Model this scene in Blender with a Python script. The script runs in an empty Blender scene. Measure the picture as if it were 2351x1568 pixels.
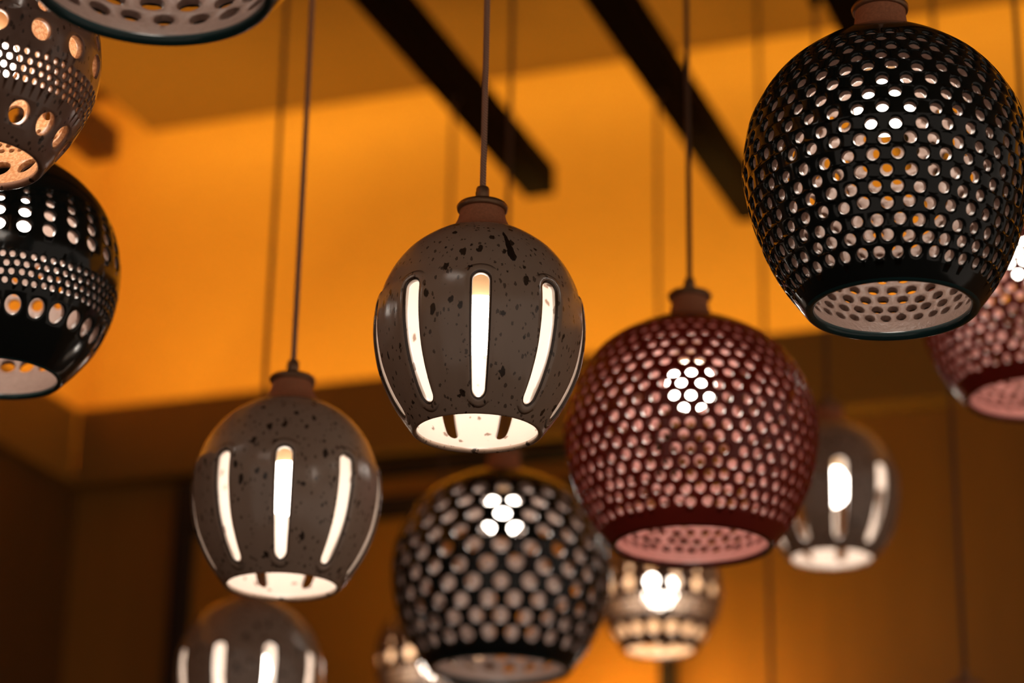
import bpy, bmesh, math, random
import numpy as np
from mathutils import Matrix, Vector

random.seed(7)
rng = np.random.default_rng(7)
S = bpy.context.scene
COL = S.collection

# ------------------------------------------------------------------ camera
PITCH, ROLL = math.radians(20.5), 0.018
cam_d = bpy.data.cameras.new('camera')
cam = bpy.data.objects.new('camera', cam_d)
COL.objects.link(cam)
cam_d.sensor_width = 36.0
cam_d.lens = 85.0
cam_d.clip_start, cam_d.clip_end = 0.05, 60
cam_d.dof.use_dof = True
cam_d.dof.focus_distance = 1.80
cam_d.dof.aperture_fstop = 3.5
fw = Vector((0, math.cos(PITCH), math.sin(PITCH)))
up0 = Vector((0, -math.sin(PITCH), math.cos(PITCH)))
rt0 = Vector((1, 0, 0))
up = up0 * math.cos(ROLL) - rt0 * math.sin(ROLL)
rt = rt0 * math.cos(ROLL) + up0 * math.sin(ROLL)
cam.matrix_world = Matrix(((rt.x, up.x, -fw.x, 0), (rt.y, up.y, -fw.y, 0),
                           (rt.z, up.z, -fw.z, 1.5), (0, 0, 0, 1)))
S.camera = cam

# ------------------------------------------------------------------ world, exposure
AMBIENT = 0.33
BULB = 17.0
LED_LOW, LED_HIGH, LED_SHELF = 33.0, 8.0, 58.0
wd = bpy.data.worlds.new('dim_shop_light')
S.world = wd
wd.use_nodes = True
wd.node_tree.nodes['Background'].inputs[0].default_value = (1.0, 0.80, 0.66, 1)
wd.node_tree.nodes['Background'].inputs[1].default_value = AMBIENT
S.view_settings.view_transform = 'Standard'
S.view_settings.look = 'None'
S.view_settings.exposure = 0.0
S.view_settings.gamma = 1.0
S.view_settings.use_curve_mapping = False
S.cycles.use_denoising = True
S.cycles.max_bounces = 6
S.cycles.diffuse_bounces = 4
S.cycles.glossy_bounces = 3
S.cycles.use_adaptive_sampling = True
S.cycles.adaptive_threshold = 0.07
S.cycles.sample_clamp_indirect = 6.0

# room axes: BX along the back wall (w), BY towards the back wall (b)
AZ = math.radians(20.5)
BY = Vector((math.sin(AZ), math.cos(AZ), 0))
BX = Vector((math.cos(AZ), -math.sin(AZ), 0))
def RP(w, b, z):
    v = BX * w + BY * b
    return Vector((v.x, v.y, z))
ROOM = Matrix(((BX.x, BY.x, 0, 0), (BX.y, BY.y, 0, 0), (0, 0, 1, 0), (0, 0, 0, 1)))

# ------------------------------------------------------------------ node helpers
def new_mat(name):
    m = bpy.data.materials.new(name)
    m.use_nodes = True
    nt = m.node_tree
    return m, nt, nt.nodes['Principled BSDF']

def N(nt, kind, **kw):
    n = nt.nodes.new(kind)
    for k, v in kw.items():
        setattr(n, k, v)
    return n

def setin(n, **kw):
    for k, v in kw.items():
        n.inputs[k.replace('_', ' ')].default_value = v

def link(nt, a, b):
    nt.links.new(a, b)

def ramp(nt, src, p0, c0, p1, c1, interp='LINEAR'):
    r = N(nt, 'ShaderNodeValToRGB')
    r.color_ramp.interpolation = interp
    r.color_ramp.elements[0].position, r.color_ramp.elements[0].color = p0, (*c0, 1)
    r.color_ramp.elements[1].position, r.color_ramp.elements[1].color = p1, (*c1, 1)
    link(nt, src, r.inputs[0])
    return r.outputs[0]

def coords(nt, scale=(1, 1, 1)):
    tc = N(nt, 'ShaderNodeTexCoord')
    mp = N(nt, 'ShaderNodeMapping')
    mp.inputs['Scale'].default_value = scale
    link(nt, tc.outputs['Object'], mp.inputs[0])
    return mp.outputs[0]

def noise(nt, vec, scale, detail=3, rough=0.5, dist=0.0):
    n = N(nt, 'ShaderNodeTexNoise')
    setin(n, Scale=scale, Detail=detail, Roughness=rough, Distortion=dist)
    link(nt, vec, n.inputs['Vector'])
    return n.outputs['Fac']

def bump(nt, bsdf, height, strength, dist):
    b = N(nt, 'ShaderNodeBump')
    setin(b, Strength=strength, Distance=dist)
    link(nt, height, b.inputs['Height'])
    link(nt, b.outputs[0], bsdf.inputs['Normal'])

def mix(nt, fac, a, b):
    m = N(nt, 'ShaderNodeMix', data_type='RGBA')
    if isinstance(fac, float):
        m.inputs[0].default_value = fac
    else:
        link(nt, fac, m.inputs[0])
    for i, c in ((6, a), (7, b)):
        if isinstance(c, tuple):
            m.inputs[i].default_value = (*c, 1)
        else:
            link(nt, c, m.inputs[i])
    return m.outputs[2]

def math_n(nt, op, a, b=0.0):
    m = N(nt, 'ShaderNodeMath', operation=op)
    for i, c in ((0, a), (1, b)):
        if isinstance(c, (int, float)):
            m.inputs[i].default_value = c
        else:
            link(nt, c, m.inputs[i])
    return m.outputs[0]

def dots(nt, vec, scale, size, seed_gate):
    """irregular speckles: voronoi spots, random size, some cells empty"""
    v = N(nt, 'ShaderNodeTexVoronoi')
    v.inputs['Scale'].default_value = scale
    v.inputs['Randomness'].default_value = 1.0
    nz = N(nt, 'ShaderNodeTexNoise')
    setin(nz, Scale=scale * 2.2, Detail=2.0)
    link(nt, vec, nz.inputs['Vector'])
    va = N(nt, 'ShaderNodeVectorMath', operation='MULTIPLY_ADD')
    link(nt, nz.outputs['Color'], va.inputs[0])
    va.inputs[1].default_value = (0.55 / scale,) * 3
    link(nt, vec, va.inputs[2])
    link(nt, va.outputs[0], v.inputs['Vector'])
    sx = N(nt, 'ShaderNodeSeparateColor')
    link(nt, v.outputs['Color'], sx.inputs[0])
    gate = math_n(nt, 'SUBTRACT', sx.outputs[0], seed_gate)
    rad = math_n(nt, 'MULTIPLY', gate, size)
    d = math_n(nt, 'SUBTRACT', rad, v.outputs['Distance'])
    return math_n(nt, 'MULTIPLY', math_n(nt, 'MAXIMUM', math_n(nt, 'MINIMUM', math_n(nt, 'MULTIPLY', d, 14.0), 1.0), 0.0), 0.92)

def mat_speckled_glaze(name, base, dark):
    m, nt, b = new_mat(name)
    vec = coords(nt, (1, 1, 0.55))
    big = noise(nt, vec, 11, 4, 0.6)
    col = mix(nt, big, tuple(c * 0.78 for c in base), tuple(c * 1.25 for c in base))
    d1 = dots(nt, vec, 135, 0.58, 0.36)
    d2 = dots(nt, vec, 300, 0.62, 0.28)
    col = mix(nt, math_n(nt, 'MULTIPLY', d2, 0.75), col, tuple(c * 1.3 for c in dark))
    col = mix(nt, d1, col, dark)
    link(nt, col, b.inputs['Base Color'])
    setin(b, Roughness=0.21)
    b.inputs['Coat Weight'].default_value = 0.35
    b.inputs['Coat Roughness'].default_value = 0.15
    bump(nt, b, noise(nt, vec, 42, 3, 0.6), 0.4, 0.002)
    return m

def mat_inner_speckled(name, base, spot, amount=0.35, fine=False):
    m, nt, b = new_mat(name)
    vec = coords(nt, (1, 1, 0.62))
    d1 = dots(nt, vec, 115, 0.6, 0.36)
    col = mix(nt, math_n(nt, 'MULTIPLY', d1, amount), base, spot)
    if fine:
        f = noise(nt, coords(nt), 420, 3, 0.65)
        col2 = ramp(nt, f, 0.42, spot, 0.60, base)
        col = mix(nt, 0.72, col, col2)
    link(nt, col, b.inputs['Base Color'])
    setin(b, Roughness=0.35)
    return m

def mat_glaze(name, base, rough=0.14, var=0.3, bump_s=0.22, coat=0.0):
    m, nt, b = new_mat(name)
    vec = coords(nt)
    big = noise(nt, vec, 14, 4, 0.6)
    col = mix(nt, big, tuple(c * (1 - var) for c in base), tuple(c * (1 + var) for c in base))
    link(nt, col, b.inputs['Base Color'])
    setin(b, Roughness=rough)
    b.inputs['Coat Weight'].default_value = coat
    b.inputs['Coat Roughness'].default_value = 0.1
    bump(nt, b, noise(nt, vec, 45, 2, 0.5), bump_s, 0.002)
    return m

def mat_inner(name, base, rough=0.4):
    m, nt, b = new_mat(name)
    vec = coords(nt)
    f = noise(nt, vec, 190, 4, 0.65)
    col = mix(nt, f, tuple(c * 0.8 for c in base), tuple(min(1, c * 1.15) for c in base))
    link(nt, col, b.inputs['Base Color'])
    setin(b, Roughness=rough)
    bump(nt, b, f, 0.8, 0.0018)
    return m

def mat_rough(name, base, scale=300, rough=0.85, var=0.35, bs=0.4, bd=0.001, vscale=(1, 1, 1)):
    m, nt, b = new_mat(name)
    vec = coords(nt, vscale)
    f = noise(nt, vec, scale, 4, 0.6)
    col = mix(nt, f, tuple(c * (1 - var) for c in base), tuple(c * (1 + var) for c in base))
    link(nt, col, b.inputs['Base Color'])
    setin(b, Roughness=rough)
    bump(nt, b, f, bs, bd)
    return m

def mat_metal(name, base, rough=0.4):
    m, nt, b = new_mat(name)
    f = noise(nt, coords(nt), 180, 3)
    col = mix(nt, f, tuple(c * 0.8 for c in base), tuple(c * 1.2 for c in base))
    link(nt, col, b.inputs['Base Color'])
    setin(b, Roughness=rough, Metallic=0.85)
    return m

def mat_emit(name, color, strength):
    m, nt, b = new_mat(name)
    setin(b, Roughness=0.4)
    b.inputs['Base Color'].default_value = (*[0.8 * c for c in color], 1)
    b.inputs['Emission Color'].default_value = (*color, 1)
    b.inputs['Emission Strength'].default_value = strength
    return m

def mat_cord(name, base):
    m, nt, b = new_mat(name)
    vec = coords(nt)
    wv = N(nt, 'ShaderNodeTexWave', wave_type='BANDS', bands_direction='DIAGONAL')
    setin(wv, Scale=260.0, Distortion=0.5, Detail=1.0)
    link(nt, vec, wv.inputs['Vector'])
    col = mix(nt, wv.outputs['Fac'], tuple(c * 0.6 for c in base), tuple(c * 1.3 for c in base))
    link(nt, col, b.inputs['Base Color'])
    setin(b, Roughness=0.9)
    bump(nt, b, wv.outputs['Fac'], 0.6, 0.0006)
    return m

M = {}
M['speckle'] = mat_speckled_glaze('speckled_brown_glaze', (0.40, 0.30, 0.235), (0.022, 0.014, 0.010))
M['speckle_in'] = mat_inner_speckled('cream_speckled_inside', (0.62, 0.55, 0.495), (0.13, 0.05, 0.018), 0.9)
M['tan'] = mat_speckled_glaze('speckled_mauve_brown_glaze', (0.26, 0.165, 0.125), (0.016, 0.009, 0.007))
M['tan_in'] = mat_inner_speckled('toasted_speckled_inside', (0.62, 0.40, 0.225), (0.38, 0.15, 0.04), 0.5, True)
M['cream_in'] = mat_inner_speckled('warm_cream_inside', (0.82, 0.63, 0.43), (0.5, 0.25, 0.08), 0.5)
M['teal'] = mat_glaze('black_teal_gloss_glaze', (0.006, 0.012, 0.013), 0.13)
M['teal_in'] = mat_inner('pale_pinkish_grey_inside', (0.40, 0.295, 0.25), 0.22)
M['teal_rim'] = mat_glaze('teal_rim_glaze', (0.012, 0.055, 0.062), 0.15)
M['red'] = mat_glaze('oxblood_gloss_glaze', (0.24, 0.022, 0.013), 0.20, 0.4)
M['red_in'] = mat_inner('pink_inside', (0.68, 0.36, 0.32), 0.22)
M['red_rim'] = mat_glaze('dark_red_rim_glaze', (0.10, 0.02, 0.014), 0.2)
M['terracotta'] = mat_rough('unglazed_terracotta', (0.52, 0.21, 0.105), 420, 0.9, 0.4)
M['brass'] = mat_metal('aged_brass', (0.30, 0.18, 0.105), 0.45)
M['screw'] = mat_metal('black_screw', (0.015, 0.012, 0.01), 0.5)
M['cord'] = mat_cord('brown_braided_cord', (0.55, 0.32, 0.22))
M['cord_dark'] = mat_cord('dark_braided_cord', (0.16, 0.085, 0.052))
M['socket'] = mat_rough('cream_socket_plastic', (0.62, 0.43, 0.24), 80, 0.5, 0.1, 0.1)
M['bulb'] = mat_emit('lit_frosted_bulb', (1.0, 0.88, 0.76), BULB)
M['glaze_break'] = mat_speckled_glaze('dark_broken_glaze_edge', (0.075, 0.048, 0.034), (0.015, 0.009, 0.006))
M['drip'] = mat_rough('dark_glaze_drip', (0.020, 0.013, 0.010), 500, 0.4, 0.4)
M['wall_ochre'] = mat_rough('ochre_plaster', (0.74, 0.37, 0.055), 30, 0.85, 0.06, 0.15, 0.002)
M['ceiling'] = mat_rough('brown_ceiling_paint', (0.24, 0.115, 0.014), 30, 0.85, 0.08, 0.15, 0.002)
M['fascia'] = mat_rough('umber_fascia_paint', (0.30, 0.15, 0.022), 40, 0.75, 0.10, 0.15, 0.002)
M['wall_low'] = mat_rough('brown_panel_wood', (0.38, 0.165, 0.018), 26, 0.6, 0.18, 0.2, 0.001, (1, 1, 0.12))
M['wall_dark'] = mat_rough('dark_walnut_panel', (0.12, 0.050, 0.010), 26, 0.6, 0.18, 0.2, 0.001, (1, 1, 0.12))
M['slat'] = mat_rough('orange_wood_slat', (0.68, 0.30, 0.035), 30, 0.55, 0.2, 0.2, 0.001, (0.15, 1, 1))
M['frame'] = mat_rough('black_brown_frame', (0.016, 0.009, 0.006), 60, 0.6, 0.3)
M['beam'] = mat_rough('charred_dark_wood', (0.006, 0.0028, 0.0015), 50, 0.95, 0.4, 0.4, 0.002)
M['beam_glow'] = mat_rough('glow_tinted_beam', (0.30, 0.13, 0.03), 50, 0.8, 0.15)  # beam wood lightened: amber glow from the wall is put into the colour
M['floor'] = mat_rough('brown_floor_boards', (0.16, 0.09, 0.05), 12, 0.6, 0.3)
M['led'] = mat_emit('added_led_low', (1.0, 0.64, 0.14), LED_LOW)
M['led3'] = mat_emit('added_led_shelf', (1.0, 0.64, 0.14), LED_SHELF)  # tape of the added shelf light
M['led2'] = mat_emit('added_led_high', (1.0, 0.64, 0.14), LED_HIGH)

M['beam'].node_tree.nodes['Principled BSDF'].inputs['Specular IOR Level'].default_value = 0.08
# ------------------------------------------------------------------ mesh helpers
def mesh_obj(name, verts, faces, mats, parent=None, fmat=None, smooth=True, weld=None):
    me = bpy.data.meshes.new(name)
    me.from_pydata([tuple(v) for v in verts], [], [tuple(f) for f in faces])
    for m in mats:
        me.materials.append(m)
    if fmat is not None:
        me.polygons.foreach_set('material_index', np.asarray(fmat, dtype=np.int32))
    me.polygons.foreach_set('use_smooth', np.full(len(me.polygons), smooth))
    if weld:
        bm = bmesh.new()
        bm.from_mesh(me)
        bmesh.ops.remove_doubles(bm, verts=bm.verts, dist=weld)
        bm.to_mesh(me)
        bm.free()
    me.update()
    o = bpy.data.objects.new(name, me)
    COL.objects.link(o)
    o.parent = parent
    return o

def box_data(lo, hi, bevel=0.0):
    bm = bmesh.new()
    bmesh.ops.create_cube(bm, size=1)
    for v in bm.verts:
        v.co = Vector([lo[i] + (v.co[i] + 0.5) * (hi[i] - lo[i]) for i in range(3)])
    if bevel:
        bmesh.ops.bevel(bm, geom=bm.edges[:], offset=bevel, segments=1, affect='EDGES')
    return bm

def bm_obj(name, bm, mat, parent=None, smooth=False):
    me = bpy.data.meshes.new(name)
    bm.to_mesh(me)
    bm.free()
    me.materials.append(mat)
    if smooth:
        me.polygons.foreach_set('use_smooth', np.full(len(me.polygons), True))
    o = bpy.data.objects.new(name, me)
    COL.objects.link(o)
    o.parent = parent
    return o

def room_box(name, lo, hi, mat, parent=None, bevel=0.0):
    """box given in room axes (w, b, z)"""
    o = bm_obj(name, box_data(lo, hi, bevel), mat, parent)
    if parent is None:
        o.matrix_world = ROOM
    return o

def lathe(name, prof, mat, parent, seg=48, close=False):
    """prof: list of (r, z)"""
    vs, fs = [], []
    n = len(prof)
    for r, z in prof:
        for k in range(seg):
            a = 2 * math.pi * k / seg
            vs.append((r * math.cos(a), r * math.sin(a), z))
    rows = n if close else n - 1
    for i in range(rows):
        j = (i + 1) % n
        for k in range(seg):
            k2 = (k + 1) % seg
            fs.append((i * seg + k, i * seg + k2, j * seg + k2, j * seg + k))
    return mesh_obj(name, vs, fs, [mat], parent, weld=1e-6)

def spline(pts, per=14):
    """Catmull-Rom through (z, r) points, returns dense arrays z, r"""
    p = np.array(pts, float)
    p = np.vstack([2 * p[0] - p[1], p, 2 * p[-1] - p[-2]])
    out = []
    for i in range(1, len(p) - 2):
        t = np.linspace(0, 1, per, endpoint=False)[:, None]
        a, b, c, d = p[i - 1], p[i], p[i + 1], p[i + 2]
        out.append(0.5 * (2 * b + (c - a) * t + (2 * a - 5 * b + 4 * c - d) * t ** 2 + (3 * b - a - 3 * c + d) * t ** 3))
    out.append(p[-2][None])
    q = np.vstack(out)
    return q[:, 0], q[:, 1]

class Prof:
    def __init__(self, pts):
        z, r = spline(pts)
        s = np.concatenate([[0], np.cumsum(np.hypot(np.diff(z), np.diff(r)))])
        self.L = s[-1]
        self.s = np.linspace(0, self.L, 400)
        self.z, self.r = np.interp(self.s, s, z), np.interp(self.s, s, r)
        dz, dr = np.gradient(self.z, self.s), np.gradient(self.r, self.s)
        ker = np.ones(15) / 15
        pad = lambda a: np.convolve(np.pad(a, 7, mode='edge'), ker, 'valid')
        dz, dr = pad(dz), pad(dr)
        l = np.hypot(dz, dr)
        self.nr, self.nz = dz / l, -dr / l          # outward normal
    def s_at_z(self, z):
        return float(np.interp(z, self.z, self.s))
    def r_at(self, s):
        return float(np.interp(s, self.s, self.r))
    def P(self, th, s, off):
        r = np.interp(s, self.s, self.r) - off * np.interp(s, self.s, self.nr)
        z = np.interp(s, self.s, self.z) - off * np.interp(s, self.s, self.nz)
        x, y, z = np.broadcast_arrays(r * np.cos(th), r * np.sin(th), z)
        return np.stack([x, y, z], -1)

def pierced_shade(name, prof, T, rows, mats, parent, th=0.0055, jit=0.0, lip=0.0012, rot=0.0):
    """A thick thrown-clay shell: rows = (s0, s1, N, offset, hole) from rim to glaze line.
    hole None is plain wall; ('o', half_w, half_h) an ellipse; ('s', half_w, half_len) a slot."""
    V, F, FM = [], [], []
    base = 0
    dth = 2 * math.pi / T
    def add_grid(pts, mat):                        # pts: rows x cols (cols wrap or open given by duplicated end)
        nonlocal base
        a, b = pts.shape[:2]
        V.append(pts.reshape(-1, 3))
        idx = np.arange(a * b).reshape(a, b) + base
        q = np.stack([idx[:-1, :-1], idx[:-1, 1:], idx[1:, 1:], idx[1:, :-1]], -1).reshape(-1, 4)
        F.append(q)
        FM.append(np.full(len(q), mat))
        base += a * b
    full = np.arange(T + 1) * dth + rot
    for s0, s1, n, off, hole in rows:
        if hole is None:
            m = max(1, int((s1 - s0) / 0.005))
            ss = np.linspace(s0, s1, m + 1)
            g = prof.P(full[None, :], ss[:, None], 0.0)
            add_grid(g, 0)
            add_grid(prof.P(full[None, :], ss[:, None], th)[::-1], 1)
            continue
        k = T // n
        kind, hw, hh = hole
        slot = kind == 's'
        ms = 20 if slot else max(2, int(round(k * 0.75)))
        sc0 = 0.5 * (s0 + s1)
        rc = prof.r_at(sc0)
        for j in range(n):
            u0 = (j + off) * k
            uu = np.arange(k + 1) + u0
            sv = np.linspace(s0, s1, ms + 1)
            # closed loop, counter-clockwise seen from outside
            bu = np.concatenate([uu[:-1], np.full(ms, uu[-1]), uu[::-1][:-1], np.full(ms, uu[0])])
            bs = np.concatenate([np.full(k, s0), sv[:-1], np.full(k, s1), sv[::-1][:-1]])
            uc = u0 + k / 2 + jit * rng.normal() / (rc * dth)
            sc = sc0 + jit * rng.normal()
            f = 1 + 40 * jit * rng.normal()
            f = min(max(f, 0.86), 1.12)
            a, h = hw * f, hh * f
            if slot:
                t = np.linspace(-1, 1, ms + 1)
                hl = h - a
                right = np.stack([np.full(ms, a), t[:-1] * hl], -1)
                left = np.stack([np.full(ms, -a), -t[:-1] * hl], -1)
                an = np.linspace(0, math.pi, k + 1)[:-1]
                top = np.stack([a * np.cos(an), hl + a * np.sin(an)], -1)
                bot = -top
                H = np.concatenate([bot, right, top, left])
                # bot starts at left corner (-a,-hl) and runs to the right
            else:
                x = (bu - uc) * rc * dth
                y = bs - sc
                an = np.arctan2(y / (s1 - s0), x / (k * rc * dth))
                H = np.stack([a * np.cos(an), h * np.sin(an)], -1)
            nrm = H / np.linalg.norm(H, axis=1, keepdims=True)
            if slot:
                nrm = np.stack([H[:, 0], np.sign(H[:, 1]) * np.maximum(np.abs(H[:, 1]) - (h - a), 0)], -1)
                nrm /= np.maximum(np.linalg.norm(nrm, axis=1, keepdims=True), 1e-9)
            def ring(exp, depth):
                q = H + nrm * exp
                return uc + q[:, 0] / (rc * dth), sc + q[:, 1], depth
            def emit(rings, mat):
                pts = []
                for (u, s, dpt) in rings:
                    p = prof.P(u * dth + rot, s, dpt)
                    pts.append(np.vstack([p, p[:1]]))
                add_grid(np.stack(pts), mat)
            A = ring(lip, 0.0)
            outer = [(bu, bs, 0.0)]
            steps = 6 if slot else 1
            for q in range(1, steps):
                t = q / steps
                outer.append((bu * (1 - t) + A[0] * t, bs * (1 - t) + A[1] * t, 0.0))
            if slot:
                for q, (ex, dp) in enumerate(((0.0078, -0.0002), (0.0050, -0.0006), (0.0032, -0.0006))):
                    outer[-3 + q] = ring(ex, dp)
            outer += [A, ring(lip * 0.35, lip * 0.28), ring(0, lip * 0.95)]
            if slot:
                emit(outer[:-2], 0)
                emit(outer[-3:], 3)
            else:
                emit(outer, 0)
            emit([ring(0, lip * 0.95), ring(0, th * 0.34)], 0)
            emit([ring(0, th * 0.34), ring(0, th * 0.9), ring(0.0004, th)], 1)
            I = ring(0.0004, th)
            inner = [I]
            for q in range(1, steps):
                t = q / steps
                inner.append((I[0] * (1 - t) + bu * t, I[1] * (1 - t) + bs * t, th))
            inner.append((bu, bs, th))
            emit(inner, 1)
    # rounded rim, and the closed top edge
    po = prof.P(full, np.zeros(T + 1), 0.0)
    pi = prof.P(full, np.zeros(T + 1), th)
    mid, d = 0.5 * (po + pi), 0.5 * (po - pi)
    nn = prof.P(full, np.zeros(T + 1), 0.0) - prof.P(full, np.full(T + 1, 0.002), 0.0)
    nn /= np.linalg.norm(nn, axis=1, keepdims=True)
    ph = np.linspace(math.pi, 0, 9)[:, None, None]
    add_grid(mid[None] + np.cos(ph) * d[None] + np.sin(ph) * nn[None] * th * 0.5, 2)
    so = np.full(T + 1, prof.L)
    add_grid(np.stack([prof.P(full, so, 0.0), prof.P(full, so, th)]), 0)
    return mesh_obj(name, np.vstack(V), np.vstack(F), mats, parent, np.concatenate(FM), True, weld=4e-6)

# ------------------------------------------------------------------ lamp kinds
# profile points (z above rim, r) in metres, rim -> glaze line; 'eq' height of the widest line
def mm(pts):
    return [(a / 1000.0, b / 1000.0) for a, b in pts]

def rows_between(prof, spans, T):
    """fill the gaps between the hole rows with plain wall"""
    out, cur = [], 0.0
    for s0, s1, n, off, hole in spans:
        if s0 - cur > 1e-5:
            out.append((cur, s0, 1, 0, None))
        out.append((s0, s1, n, off, hole))
        cur = s1
    if prof.L - cur > 1e-5:
        out.append((cur, prof.L, 1, 0, None))
    return out

KIND = {}
KIND['slot'] = dict(eq=0.082, prof=mm([(0, 49.7), (21.5, 64.6), (43.5, 74.6), (65, 79.4), (82, 80.7), (95, 79.9), (103, 78.4), (107, 76.4), (111, 75.6), (127, 68.5), (142, 57.5), (152.5, 45), (157.5, 37)]),
                    neck=mm([(160.5, 30), (164, 24.5), (170, 20.3), (177, 17.8), (184, 17.2)]), cap_r=0.0195, bulb=0.086)
KIND['slot_wide'] = dict(KIND['slot'])
KIND['globe'] = dict(eq=0.117, prof=mm([(0, 64), (24, 81), (48, 93), (76, 102.5), (97, 106.8), (117, 108.5), (148, 103.5), (165.5, 96), (181, 86.5), (195, 74), (208, 57.5), (217, 43.5), (220.5, 36)]),
                     neck=mm([(224, 28), (228, 23.5), (234, 20.8), (242, 19.4), (249, 19.4)]), cap_r=0.0215, bulb=0.166)
KIND['redglobe'] = dict(eq=0.110, prof=mm([(0, 75), (21, 91), (49, 106), (74, 114.5), (110, 119.5), (138, 115), (163, 105), (184, 91), (200, 72), (212, 51), (217, 38)]),
                        neck=mm([(220, 30), (225, 23), (232, 19), (240, 17.2), (247, 17.2)]), cap_r=0.0205, bulb=0.156)
KIND['bighole'] = dict(eq=0.116, prof=mm([(0, 79), (25, 97), (50, 110), (80, 119.5), (116, 123), (146, 118.5), (172, 107), (193, 91.5), (208, 72), (219, 51), (223, 38)]),
                       neck=mm([(226, 30), (231, 23), (238, 19.5), (245, 18), (252, 18)]), cap_r=0.021, bulb=0.178)
KIND['banded_dark'] = dict(eq=0.095, prof=mm([(0, 54), (16, 68), (34, 80.5), (55, 89), (75, 93.3), (95, 94.5), (122, 90.5), (148, 79), (168, 62.5), (182, 45), (188, 35)]),
                           neck=mm([(191.5, 28), (196, 22.5), (203, 19), (211, 17.6), (218, 17.6)]), cap_r=0.020, bulb=0.138)
KIND['banded_tan'] = dict(eq=0.086, prof=mm([(0, 49.5), (16, 60.5), (34, 71.5), (55, 80), (72, 83.3), (86, 84), (110, 80.5), (131, 71.5), (147, 59.5), (158, 46), (163, 37)]),
                          neck=mm([(166, 30), (170, 24), (176, 20), (183, 17.8), (190, 17.2)]), cap_r=0.0195, bulb=0.083)

def build_shade(kind, parent, rot=0.0):
    K = KIND[kind]
    pf = Prof(K['prof'])
    if kind.startswith('slot'):
        T = 144
        sa, sb = pf.s_at_z(0.0065), pf.s_at_z(0.112)
        ca, cb = pf.s_at_z(0.0085), pf.s_at_z(0.099)
        h = (cb - ca) / 2
        pad = 0.006
        rows = rows_between(pf, [(ca - pad * 0.7, cb + pad * 0.7, 9, 0.5, ('s', 0.0062 if kind == 'slot' else 0.0080, h))], T)
        return pierced_shade('shade', pf, T, rows, [M['speckle'], M['speckle_in'], M['speckle'], M['glaze_break']], parent, 0.0048, 0.0, 0.0016, rot)
    if kind == 'globe':
        T, n = 288, 36
        s0, s1 = pf.s_at_z(0.0105), pf.s_at_z(0.194)
        e = np.linspace(s0, s1, 18)
        spans = [(e[i], e[i + 1], n, 0.5 * (i % 2), ('o', 0.0046 if 0 < i < 13 else 0.0041, 0.0044)) for i in range(17)]
        return pierced_shade('shade', pf, T, rows_between(pf, spans, T), [M['teal'], M['teal_in'], M['teal_rim']], parent, 0.0075, 0.0006, 0.0018, rot)
    if kind == 'redglobe':
        T, n = 264, 44
        s0, s1 = pf.s_at_z(0.012), pf.s_at_z(0.196)
        e = np.linspace(s0, s1, 18)
        spans = [(e[i], e[i + 1], n, 0.5 * (i % 2), ('o', 0.0048 if i < 13 else 0.0042, 0.0049)) for i in range(17)]
        return pierced_shade('shade', pf, T, rows_between(pf, spans, T), [M['red'], M['red_in'], M['red_rim']], parent, 0.0065, 0.0009, 0.0013, rot)
    if kind == 'bighole':
        T, n = 288, 24
        s0, s1 = pf.s_at_z(0.012), pf.s_at_z(0.190)
        e = np.linspace(s0, s1, 11)
        spans = [(e[i], e[i + 1], n, 0.5 * (i % 2), ('o', 0.0088 if 0 < i < 9 else 0.0078, 0.0082)) for i in range(10)]
        return pierced_shade('shade', pf, T, rows_between(pf, spans, T), [M['teal'], M['teal_in'], M['teal_rim']], parent, 0.008, 0.0007, 0.0018, rot)
    if kind == 'banded_dark':
        T = 280
        spans = []
        c = pf.s_at_z(0.095 - 0.060)
        spans.append((c - 0.0115, c + 0.0115, 28, 0.0, ('o', 0.0066, 0.0083)))
        c0, c1 = pf.s_at_z(0.095 - 0.046), pf.s_at_z(0.095 - 0.018)
        e = np.linspace(c0, c1, 5)
        spans[-1] = (spans[-1][0], min(spans[-1][1], c0 - 0.0001), 28, 0.0, spans[-1][4])
        for i in range(4):
            spans.append((e[i], e[i + 1], 70, 0.5 * (i % 2), ('o', 0.0025, 0.0026)))
        for z, r in ((0.0035, 0.0056), (0.0165, 0.0049), (0.0275, 0.0037), (0.0365, 0.0024)):
            c = pf.s_at_z(0.095 + z)
            w = r + 0.0009
            spans.append((c - w, c + w, 28, 0.0, ('o', r, r)))
        for i in range(6, len(spans)):
            a, b = spans[i - 1], spans[i]
            if b[0] < a[1]:
                m = 0.5 * (a[1] + b[0])
                spans[i - 1] = (a[0], m, *a[2:])
                spans[i] = (m, b[1], *b[2:])
        return pierced_shade('shade', pf, T, rows_between(pf, spans, T), [M['teal'], M['teal_in'], M['teal_rim']], parent, 0.0055, 0.0003, 0.0012, rot)
    if kind == 'banded_tan':
        T = 256
        spans = []
        c = pf.s_at_z(0.086 - 0.068)
        spans.append((c - 0.0112, c + 0.0112, 16, 0.0, ('o', 0.0082, 0.0092)))
        c0, c1 = pf.s_at_z(0.086 - 0.050), pf.s_at_z(0.086 - 0.026)
        e = np.linspace(c0, c1, 5)
        for i in range(4):
            spans.append((e[i], e[i + 1], 64, 0.5 * (i % 2), ('o', 0.0023, 0.0025)))
        for z, r in ((-0.0105, 0.0085), (0.009, 0.0048), (0.0215, 0.0030)):
            c = pf.s_at_z(0.086 + z)
            w = r + 0.0014
            spans.append((c - w, c + w, 16, 0.0, ('o', r * 0.95, r)))
        return pierced_shade('shade', pf, T, rows_between(pf, spans, T), [M['tan'], M['tan_in'], M['tan']], parent, 0.0062, 0.0003, 0.001, rot)

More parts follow.
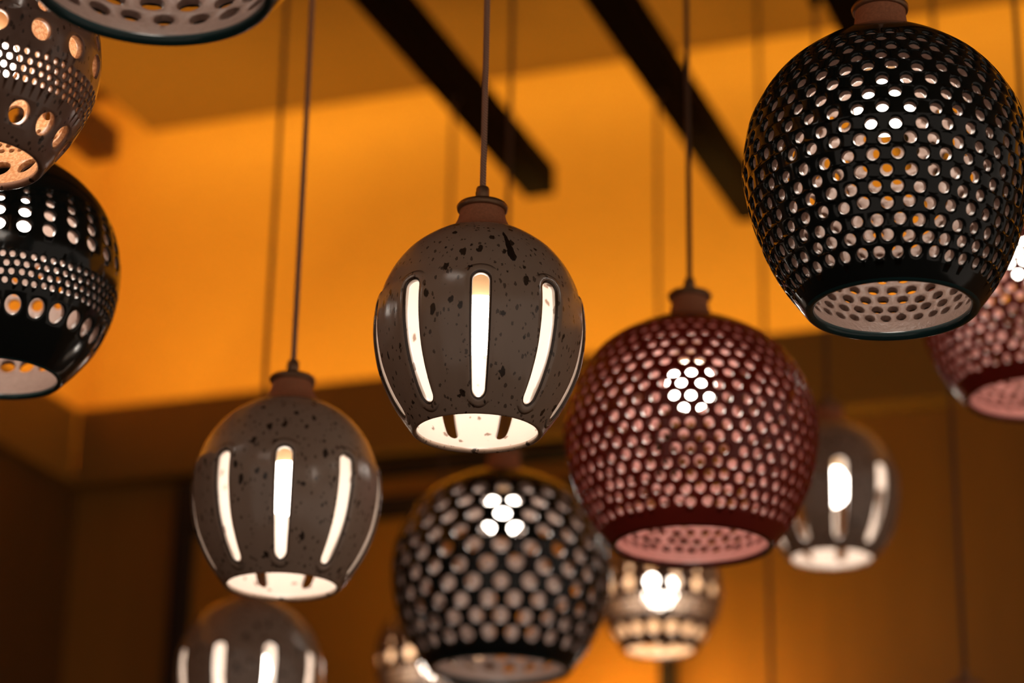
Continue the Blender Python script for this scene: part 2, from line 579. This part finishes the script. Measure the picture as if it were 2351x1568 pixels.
def build_kind(kind):
    """one pendant of a kind: Empty at the rim centre; neck, cap, grip, socket, bulb, shade are its parts"""
    K = KIND[kind]
    root = bpy.data.objects.new('pendant_lamp', None)
    COL.objects.link(root)
    root.empty_display_size = 0.05
    build_shade(kind, root)
    gl_z, gl_r = K['prof'][-1]
    pts = [K['prof'][-2], K['prof'][-1]] + K['neck']
    z, r = spline(pts, 8)
    z, r = z[8:], r[8:]                           # from the glaze line up
    zt, rtop = z[-1], r[-1]
    prof = list(zip(r + 0.0002, z)) + [(rtop - 0.004, zt)] + [(max(0.009, ri - 0.005), zi - 0.004) for ri, zi in list(zip(r, z))[::-1]]
    lathe('neck', prof, M['terracotta'], root, 56, close=True)
    cr = K['cap_r']
    lathe('cap', [(0.004, zt - 0.001), (cr - 0.0012, zt - 0.003), (cr, zt - 0.002), (cr + 0.0006, zt + 0.0008), (cr - 0.0006, zt + 0.0026), (cr - 0.006, zt + 0.0034), (0.0035, zt + 0.0036)], M['brass'], root, 48)
    grip = lathe('cord_grip', [(0.0035, zt + 0.0030), (0.0052, zt + 0.0032), (0.0052, zt + 0.0165), (0.0046, zt + 0.0178), (0.0025, zt + 0.0180)], M['brass'], root, 24)
    # set screw on the side that faces the room, sunk in the grip
    vs, fs = [], []
    for i, (rr, dd) in enumerate(((0.0, 0.00555), (0.0014, 0.00555), (0.0021, 0.0050))):
        for k in range(12):
            a = 2 * math.pi * k / 12
            vs.append((rr * math.cos(a), -dd, zt + 0.0125 + rr * math.sin(a)))
    for i in range(2):
        for k in range(12):
            fs.append((i * 12 + k, i * 12 + (k + 1) % 12, (i + 1) * 12 + (k + 1) % 12, (i + 1) * 12 + k))
    mesh_obj('set_screw', vs, fs, [M['screw']], grip, weld=1e-6)
    bz = K['bulb']
    top = bz + 0.0245
    lathe('lamp_socket', [(0.0, top - 0.006), (0.0135, top - 0.006), (0.0150, top - 0.004), (0.0152, top + 0.020), (0.0120, top + 0.026), (0.0090, zt - 0.004), (0.0, zt - 0.003)], M['socket'], root, 32)
    bp = []
    for i in range(10):
        a = -math.pi / 2 + i * (math.pi * 0.76) / 9
        bp.append((0.0232 * math.cos(a) if i else 0.0, bz + 0.0232 * math.sin(a)))
    bp += [(0.0152, bz + 0.0195), (0.0, bz + 0.0198)]
    lathe('bulb', bp, M['bulb'], root, 18)
    root['zt'] = zt
    return root

PROTO = {k: build_kind(k) for k in KIND}
USED = set()
Z_BEAM, Z_CEIL = 3.085, 3.4

def tag(o, label, cat, group=None):
    o['label'] = label
    o['category'] = cat
    if group:
        o['group'] = group
    return o

def pendant(kind, eq, spin, label, group, scale=1.0, top=Z_BEAM, cord='cord', r=0.0026):
    """eq: world position of the centre of the widest line"""
    src = PROTO[kind]
    if kind in USED:
        root = src.copy()
        COL.objects.link(root)
        for ch in list(src.children):
            if ch.name.startswith(('cord.', 'ceiling_hook', 'glaze_drip')) or ch.name == 'cord':
                continue
            c = ch.copy()
            COL.objects.link(c)
            c.parent = root
            for g in ch.children:
                d = g.copy()
                COL.objects.link(d)
                d.parent = c
    else:
        root = src
        USED.add(kind)
    z0 = eq[2] - KIND[kind]['eq'] * scale
    root.location = (eq[0], eq[1], z0)
    root.rotation_euler = (0, 0, math.radians(spin))
    root.scale = (scale,) * 3
    tag(root, label, 'pendant lamp', group)
    zt = src['zt']
    h = (top - z0) / scale
    # braided cord with a slight hang, then its hook under the beam or ceiling
    vs, fs, n, sg = [], [], 24, 10
    za, zb = zt + 0.0175, h - 0.004
    ph = random.uniform(0, 6.28)
    for i in range(n + 1):
        t = i / n
        wob = 0.0013 * math.sin(math.pi * t) * math.sin(5 * t + ph)
        for k in range(sg):
            a = 2 * math.pi * k / sg
            vs.append((r / scale * math.cos(a) + wob, r / scale * math.sin(a) + wob * 0.5, za + (zb - za) * t))
    for i in range(n):
        for k in range(sg):
            k2 = (k + 1) % sg
            fs.append((i * sg + k, i * sg + k2, (i + 1) * sg + k2, (i + 1) * sg + k))
    mesh_obj('cord', vs, fs, [M[cord]], root)
    hk = [(0.0, h - 0.016), (0.0045, h - 0.016), (0.006, h - 0.013), (0.006, h - 0.005), (0.010, h - 0.003), (0.010, h), (0.0, h)]
    lathe('ceiling_hook', hk, M['screw'], root, 20)
    return root

# ------------------------------------------------------------------ structure
def struct(o):
    o['kind'] = 'structure'
    return o

WL, WR = -2.22, 2.6
W_LEDGE, W_CEIL = -2.07, -2.035
B_LEDGE, B_CEIL, B_WALL, B_LOW = 3.42, 3.53, 3.72, 3.47
Z_LEDGE, Z_SOFFIT = 2.83, 2.70
struct(room_box('floor', (WL - 0.1, -2.0, -0.05), (WR, B_WALL + 0.1, 0.0), M['floor']))
struct(room_box('wall_back', (WL - 0.1, B_WALL, Z_SOFFIT), (WR, B_WALL + 0.08, 3.7), M['wall_ochre']))
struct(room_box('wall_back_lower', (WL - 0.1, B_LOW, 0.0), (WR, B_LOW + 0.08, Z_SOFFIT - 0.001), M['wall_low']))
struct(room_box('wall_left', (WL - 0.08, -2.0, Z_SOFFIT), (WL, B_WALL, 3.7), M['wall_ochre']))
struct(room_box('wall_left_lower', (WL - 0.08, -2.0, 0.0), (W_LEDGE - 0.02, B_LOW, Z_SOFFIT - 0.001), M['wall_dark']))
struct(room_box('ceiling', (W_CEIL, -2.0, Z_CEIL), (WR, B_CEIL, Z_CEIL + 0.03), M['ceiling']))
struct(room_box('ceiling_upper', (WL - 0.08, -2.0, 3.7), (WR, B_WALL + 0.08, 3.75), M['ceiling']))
# light ledges: a shelf with an upstand lip (an L in section) along the back and left walls
def ledge(name, shelf, lip):
    bm = box_data(*shelf)
    tmp = bpy.data.meshes.new('tmp')
    b2 = box_data(*lip, 0.002)
    b2.to_mesh(tmp)
    b2.free()
    bm.from_mesh(tmp)
    bpy.data.meshes.remove(tmp)
    o = bm_obj(name, bm, M['fascia'])
    o.matrix_world = ROOM
    struct(o)
ledge('trim_1', ((W_LEDGE, B_LEDGE, Z_SOFFIT), (WR, B_WALL, Z_SOFFIT + 0.02)),
      ((W_LEDGE, B_LEDGE, Z_SOFFIT + 0.02), (WR, B_LEDGE + 0.02, Z_LEDGE)))
ledge('trim_2', ((WL, -2.0, Z_SOFFIT), (W_LEDGE, B_WALL, Z_SOFFIT + 0.02)),
      ((W_LEDGE - 0.02, -2.0, Z_SOFFIT + 0.02), (W_LEDGE, B_LEDGE, Z_LEDGE)))

# unseen LED strips added for the wall glow: flat lit tape in a channel
def led(name, w0, w1, b, z, width, tilt, mat, label):
    root = bpy.data.objects.new(name, None)
    COL.objects.link(root)
    root.matrix_world = ROOM @ Matrix.Translation((0, b, z)) @ Matrix.Rotation(tilt, 4, 'X')
    tag(root, label, 'led strip')
    bm_obj('channel', box_data((w0, -width, -0.008), (w1, width, -0.002)), M['brass'], root)
    vs, fs, n = [], [], 24
    for i in range(n + 1):
        x = w0 + (w1 - w0) * i / n
        vs += [(x, -width * 0.8, 0.0), (x, width * 0.8, 0.0)]
    for i in range(n):
        fs.append((2 * i, 2 * i + 2, 2 * i + 3, 2 * i + 1))
    mesh_obj('tape', vs, fs, [mat], root, smooth=False)
    return root
led('added_led_strip', W_LEDGE + 0.03, WR - 0.1, B_WALL - 0.24, Z_SOFFIT + 0.075, 0.02, 0.0, M['led'], 'added unseen amber strip in the ledge below the glowing ochre wall')
led('added_led_strip', WL + 0.03, WR - 0.1, B_CEIL + 0.02, Z_CEIL + 0.10, 0.02, math.radians(-115), M['led2'], 'added unseen amber strip above the ceiling edge washing down the back wall')
l3 = led('added_led_strip', -B_CEIL + 0.02, 1.0, 0.0, 0.0, 0.02, 0.0, M['led2'], 'added unseen amber strip above the ceiling edge washing down the left wall')
l3.matrix_world = ROOM @ Matrix.Translation((W_CEIL - 0.02, 0, Z_CEIL + 0.10)) @ Matrix.Rotation(math.radians(-90), 4, 'Z') @ Matrix.Rotation(math.radians(115), 4, 'X') @ Matrix.Rotation(math.pi, 4, 'X')
l4 = led('added_led_strip', -B_LEDGE, 1.0, 0.0, 0.0, 0.02, 0.0, M['led'], 'added unseen amber strip in the ledge along the left wall')
l4.matrix_world = ROOM @ Matrix.Translation((WL + 0.075, 0, Z_SOFFIT + 0.06)) @ Matrix.Rotation(math.radians(-90), 4, 'Z')

# ------------------------------------------------------------------ beams
def beam(w, b1, mat, label, zb=Z_BEAM, sec=0.052):
    root = bpy.data.objects.new('ceiling_beam', None)
    COL.objects.link(root)
    root.matrix_world = ROOM @ Matrix.Translation((w, 0, zb))
    tag(root, label, 'beam', 'beams the lamps hang from')
    bm_obj('timber', box_data((-sec / 2, -1.6, 0.0), (sec / 2, b1, sec), 0.003), mat, root)
    for b in (-1.0, 0.4, 1.8):
        if b < b1:
            vs = lathe('hanger_rod', [(0.0, sec - 0.004), (0.005, sec - 0.004), (0.005, Z_CEIL - zb), (0.0, Z_CEIL - zb)], M['screw'], root, 12)
            vs.location = (0, b, 0)
    return root
beam(-1.820, 3.02, M['beam_glow'], 'short glow-tinted beam end, leftmost, above the dark banded lamp')
beam(-1.212, 3.36, M['beam'], 'dark beam whose blunt end shows right of the central lamp cord')
beam(-0.912, 3.56, M['beam'], 'dark beam running down behind the large dark globe lamp')
beam(-0.605, 3.60, M['beam'], 'dark beam passing behind the neck of the large dark globe')
beam(-0.310, 3.60, M['beam'], 'rightmost dark beam, above the pink-lit globe at the edge')

# ------------------------------------------------------------------ slatted panel on the lower wall
W0, W1, ZT = -1.845, -1.04, 2.685
panel = bpy.data.objects.new('slatted_panel', None)
COL.objects.link(panel)
panel.matrix_world = ROOM @ Matrix.Translation((0, B_LOW, 0))
tag(panel, 'orange wood panel of thin horizontal slats in a dark frame behind the lamps', 'slatted panel')
FR = M['frame']
bm_obj('frame_stile', box_data((W0 - 0.036, -0.034, 1.7), (W0, -0.001, ZT), 0.002), FR, panel)
bm_obj('frame_stile', box_data((W1, -0.034, 1.7), (W1 + 0.022, -0.001, ZT), 0.002), FR, panel)
bm_obj('frame_rail', box_data((W0, -0.034, ZT - 0.016), (W1, -0.001, ZT), 0.002), FR, panel)
bm_obj('frame_rail', box_data((W0, -0.034, ZT - 0.085), (W1, -0.001, ZT - 0.055), 0.002), FR, panel)  # dark bar in place of a shadow stripe across the slats
sl = None
for i in range(96):
    z = ZT - 0.024 - i * 0.0088
    if ZT - 0.091 < z < ZT - 0.052:
        continue
    if sl is None:
        sl = bm_obj('slat', box_data((W0, -0.020, -0.0031), (W1, -0.001, 0.0031), 0.0012), M['slat'], panel)
        sl.location = (0, 0, z)
    else:
        c = sl.copy()
        COL.objects.link(c)
        c.location = (0, 0, z)

# unseen shelf and lit strip, added to light the lower wall from below
SW0, SW1, SZ = -1.22, -0.88, 2.14
sh = bpy.data.objects.new('added_shelf', None)
COL.objects.link(sh)
sh.matrix_world = ROOM @ Matrix.Translation((0, B_LOW, SZ))
tag(sh, 'added unseen shelf light under the slatted panel, below the frame', 'shelf')
bm_obj('shelf_board', box_data((SW0, -0.19, -0.02), (SW1, -0.035, 0.0), 0.002), M['slat'], sh)
bm_obj('shelf_lip', box_data((SW0, -0.19, 0.0), (SW1, -0.18, 0.03), 0.002), M['slat'], sh)
vs = [(SW0 + 0.02, -0.16, 0.006), (SW1 - 0.02, -0.16, 0.006), (SW1 - 0.02, -0.13, 0.006), (SW0 + 0.02, -0.13, 0.006)]
mesh_obj('light_tape', vs, [(0, 1, 2, 3)], [M['led3']], sh, smooth=False)
# ------------------------------------------------------------------ pendants
g = 'ceramic pendant lamps hanging in the cluster'

A1 = pendant('slot', (-0.025, 1.730, 2.155), -90 + 1, 'speckled brown slotted lamp in sharp focus, hanging at the centre', g)
pendant('slot', (-0.194, 2.021, 2.111), -90 + 3, 'speckled brown slotted lamp hanging lower left of the central one', g, 1.02)
pendant('slot', (-0.285, 2.640, 2.089), -90 + 22, 'blurred brown slotted lamp cut by the bottom edge, lowest on the left', g, 1.02, cord='cord_dark')
pendant('slot_wide', (0.400, 2.890, 2.389), -90 + 1, 'small blurred slotted lamp at right, behind the red pierced globe', g, 1.07, cord='cord_dark')
pendant('globe', (0.280, 1.660, 2.268), -90, 'large black-teal globe with many small round holes, top right', g)
pendant('redglobe', (0.169, 2.148, 2.215), -90, 'oxblood red pierced globe right of the centre, pink inside', g, cord='cord_dark')
pendant('redglobe', (0.546, 2.362, 2.440), -60, 'red pierced globe cut by the right edge, under the black-teal globe', g, cord='cord_dark')
pendant('bighole', (-0.007, 2.626, 2.210), -90, 'blurred black globe with big round holes below the central lamp', g, cord='cord_dark')
pendant('bighole', (-0.236, 1.382, 2.371), -80, 'black globe cut by the top edge, only its pale open bottom showing', g, top=Z_CEIL)
pendant('banded_dark', (-0.421, 1.861, 2.251), -90, 'dark teal lamp with a band of tiny holes, at the left edge', g, top=Z_CEIL)
pendant('banded_tan', (-0.390, 1.593, 2.312), -84, 'speckled brown lamp with large oval holes in the top left corner', g, top=Z_CEIL)
pendant('banded_tan', (0.206, 3.185, 2.337), -90, 'small blurred brown lamp with glowing ovals, below the red globe', g, cord='cord_dark')
pendant('banded_tan', (-0.093, 3.214, 2.243), -82, 'small blurred brown lamp half hidden behind the big-holed black globe', g, cord='cord_dark')
# long dark drip of glaze on the shoulder of the central lamp
pf = Prof(KIND['slot']['prof'])
sv = np.linspace(pf.s_at_z(0.082 + 0.029), pf.s_at_z(0.082 + 0.058), 22)
vs, fs = [], []
for i, sc in enumerate(sv):
    t = i / 21
    hw = 0.0036 * (0.75 + 0.5 * math.sin(2.2 + 2.0 * t)) * min(1, 6 * t + 0.25, 8 * (1 - t) + 0.2)
    a0 = math.radians(17.5 - 3.0 * (1 - t) * -1 - 2.0)
    for u in (-1, -0.5, 0, 0.5, 1):
        e = abs(u) > 0.9
        off = hw * u + (random.uniform(-0.0005, 0.0005) if e else 0)
        vs.append(pf.P(np.array(a0 + off / pf.r_at(sc)), np.array(sc), 0.0002 if e else -0.0005))
for i in range(21):
    for k in range(4):
        fs.append((i * 5 + k, i * 5 + k + 1, i * 5 + k + 6, i * 5 + k + 5))
mesh_obj('glaze_drip', vs, fs, [M['drip']], A1)['label'] = 'dark glaze drip'
for p in (pendant('slot', (0.354, 3.179, 2.074), -75, 'lamp whose faint cord drops right of the red globe, its shade below the picture', g, top=Z_CEIL, cord='cord_dark'),
          pendant('banded_tan', (0.536, 2.780, 2.018), -80, 'brown lamp just peeping over the bottom edge at the far right', g, top=Z_CEIL, cord='cord_dark')):
    pass
for o in COL.objects:
    if o.parent and o.name.startswith('shade') and o.parent.get('label', '').startswith('small blurred brown lamp'):
        for i, k in enumerate(('tan', 'cream_in', 'tan')):
            o.material_slots[i].link = 'OBJECT'
            o.material_slots[i].material = M[k]
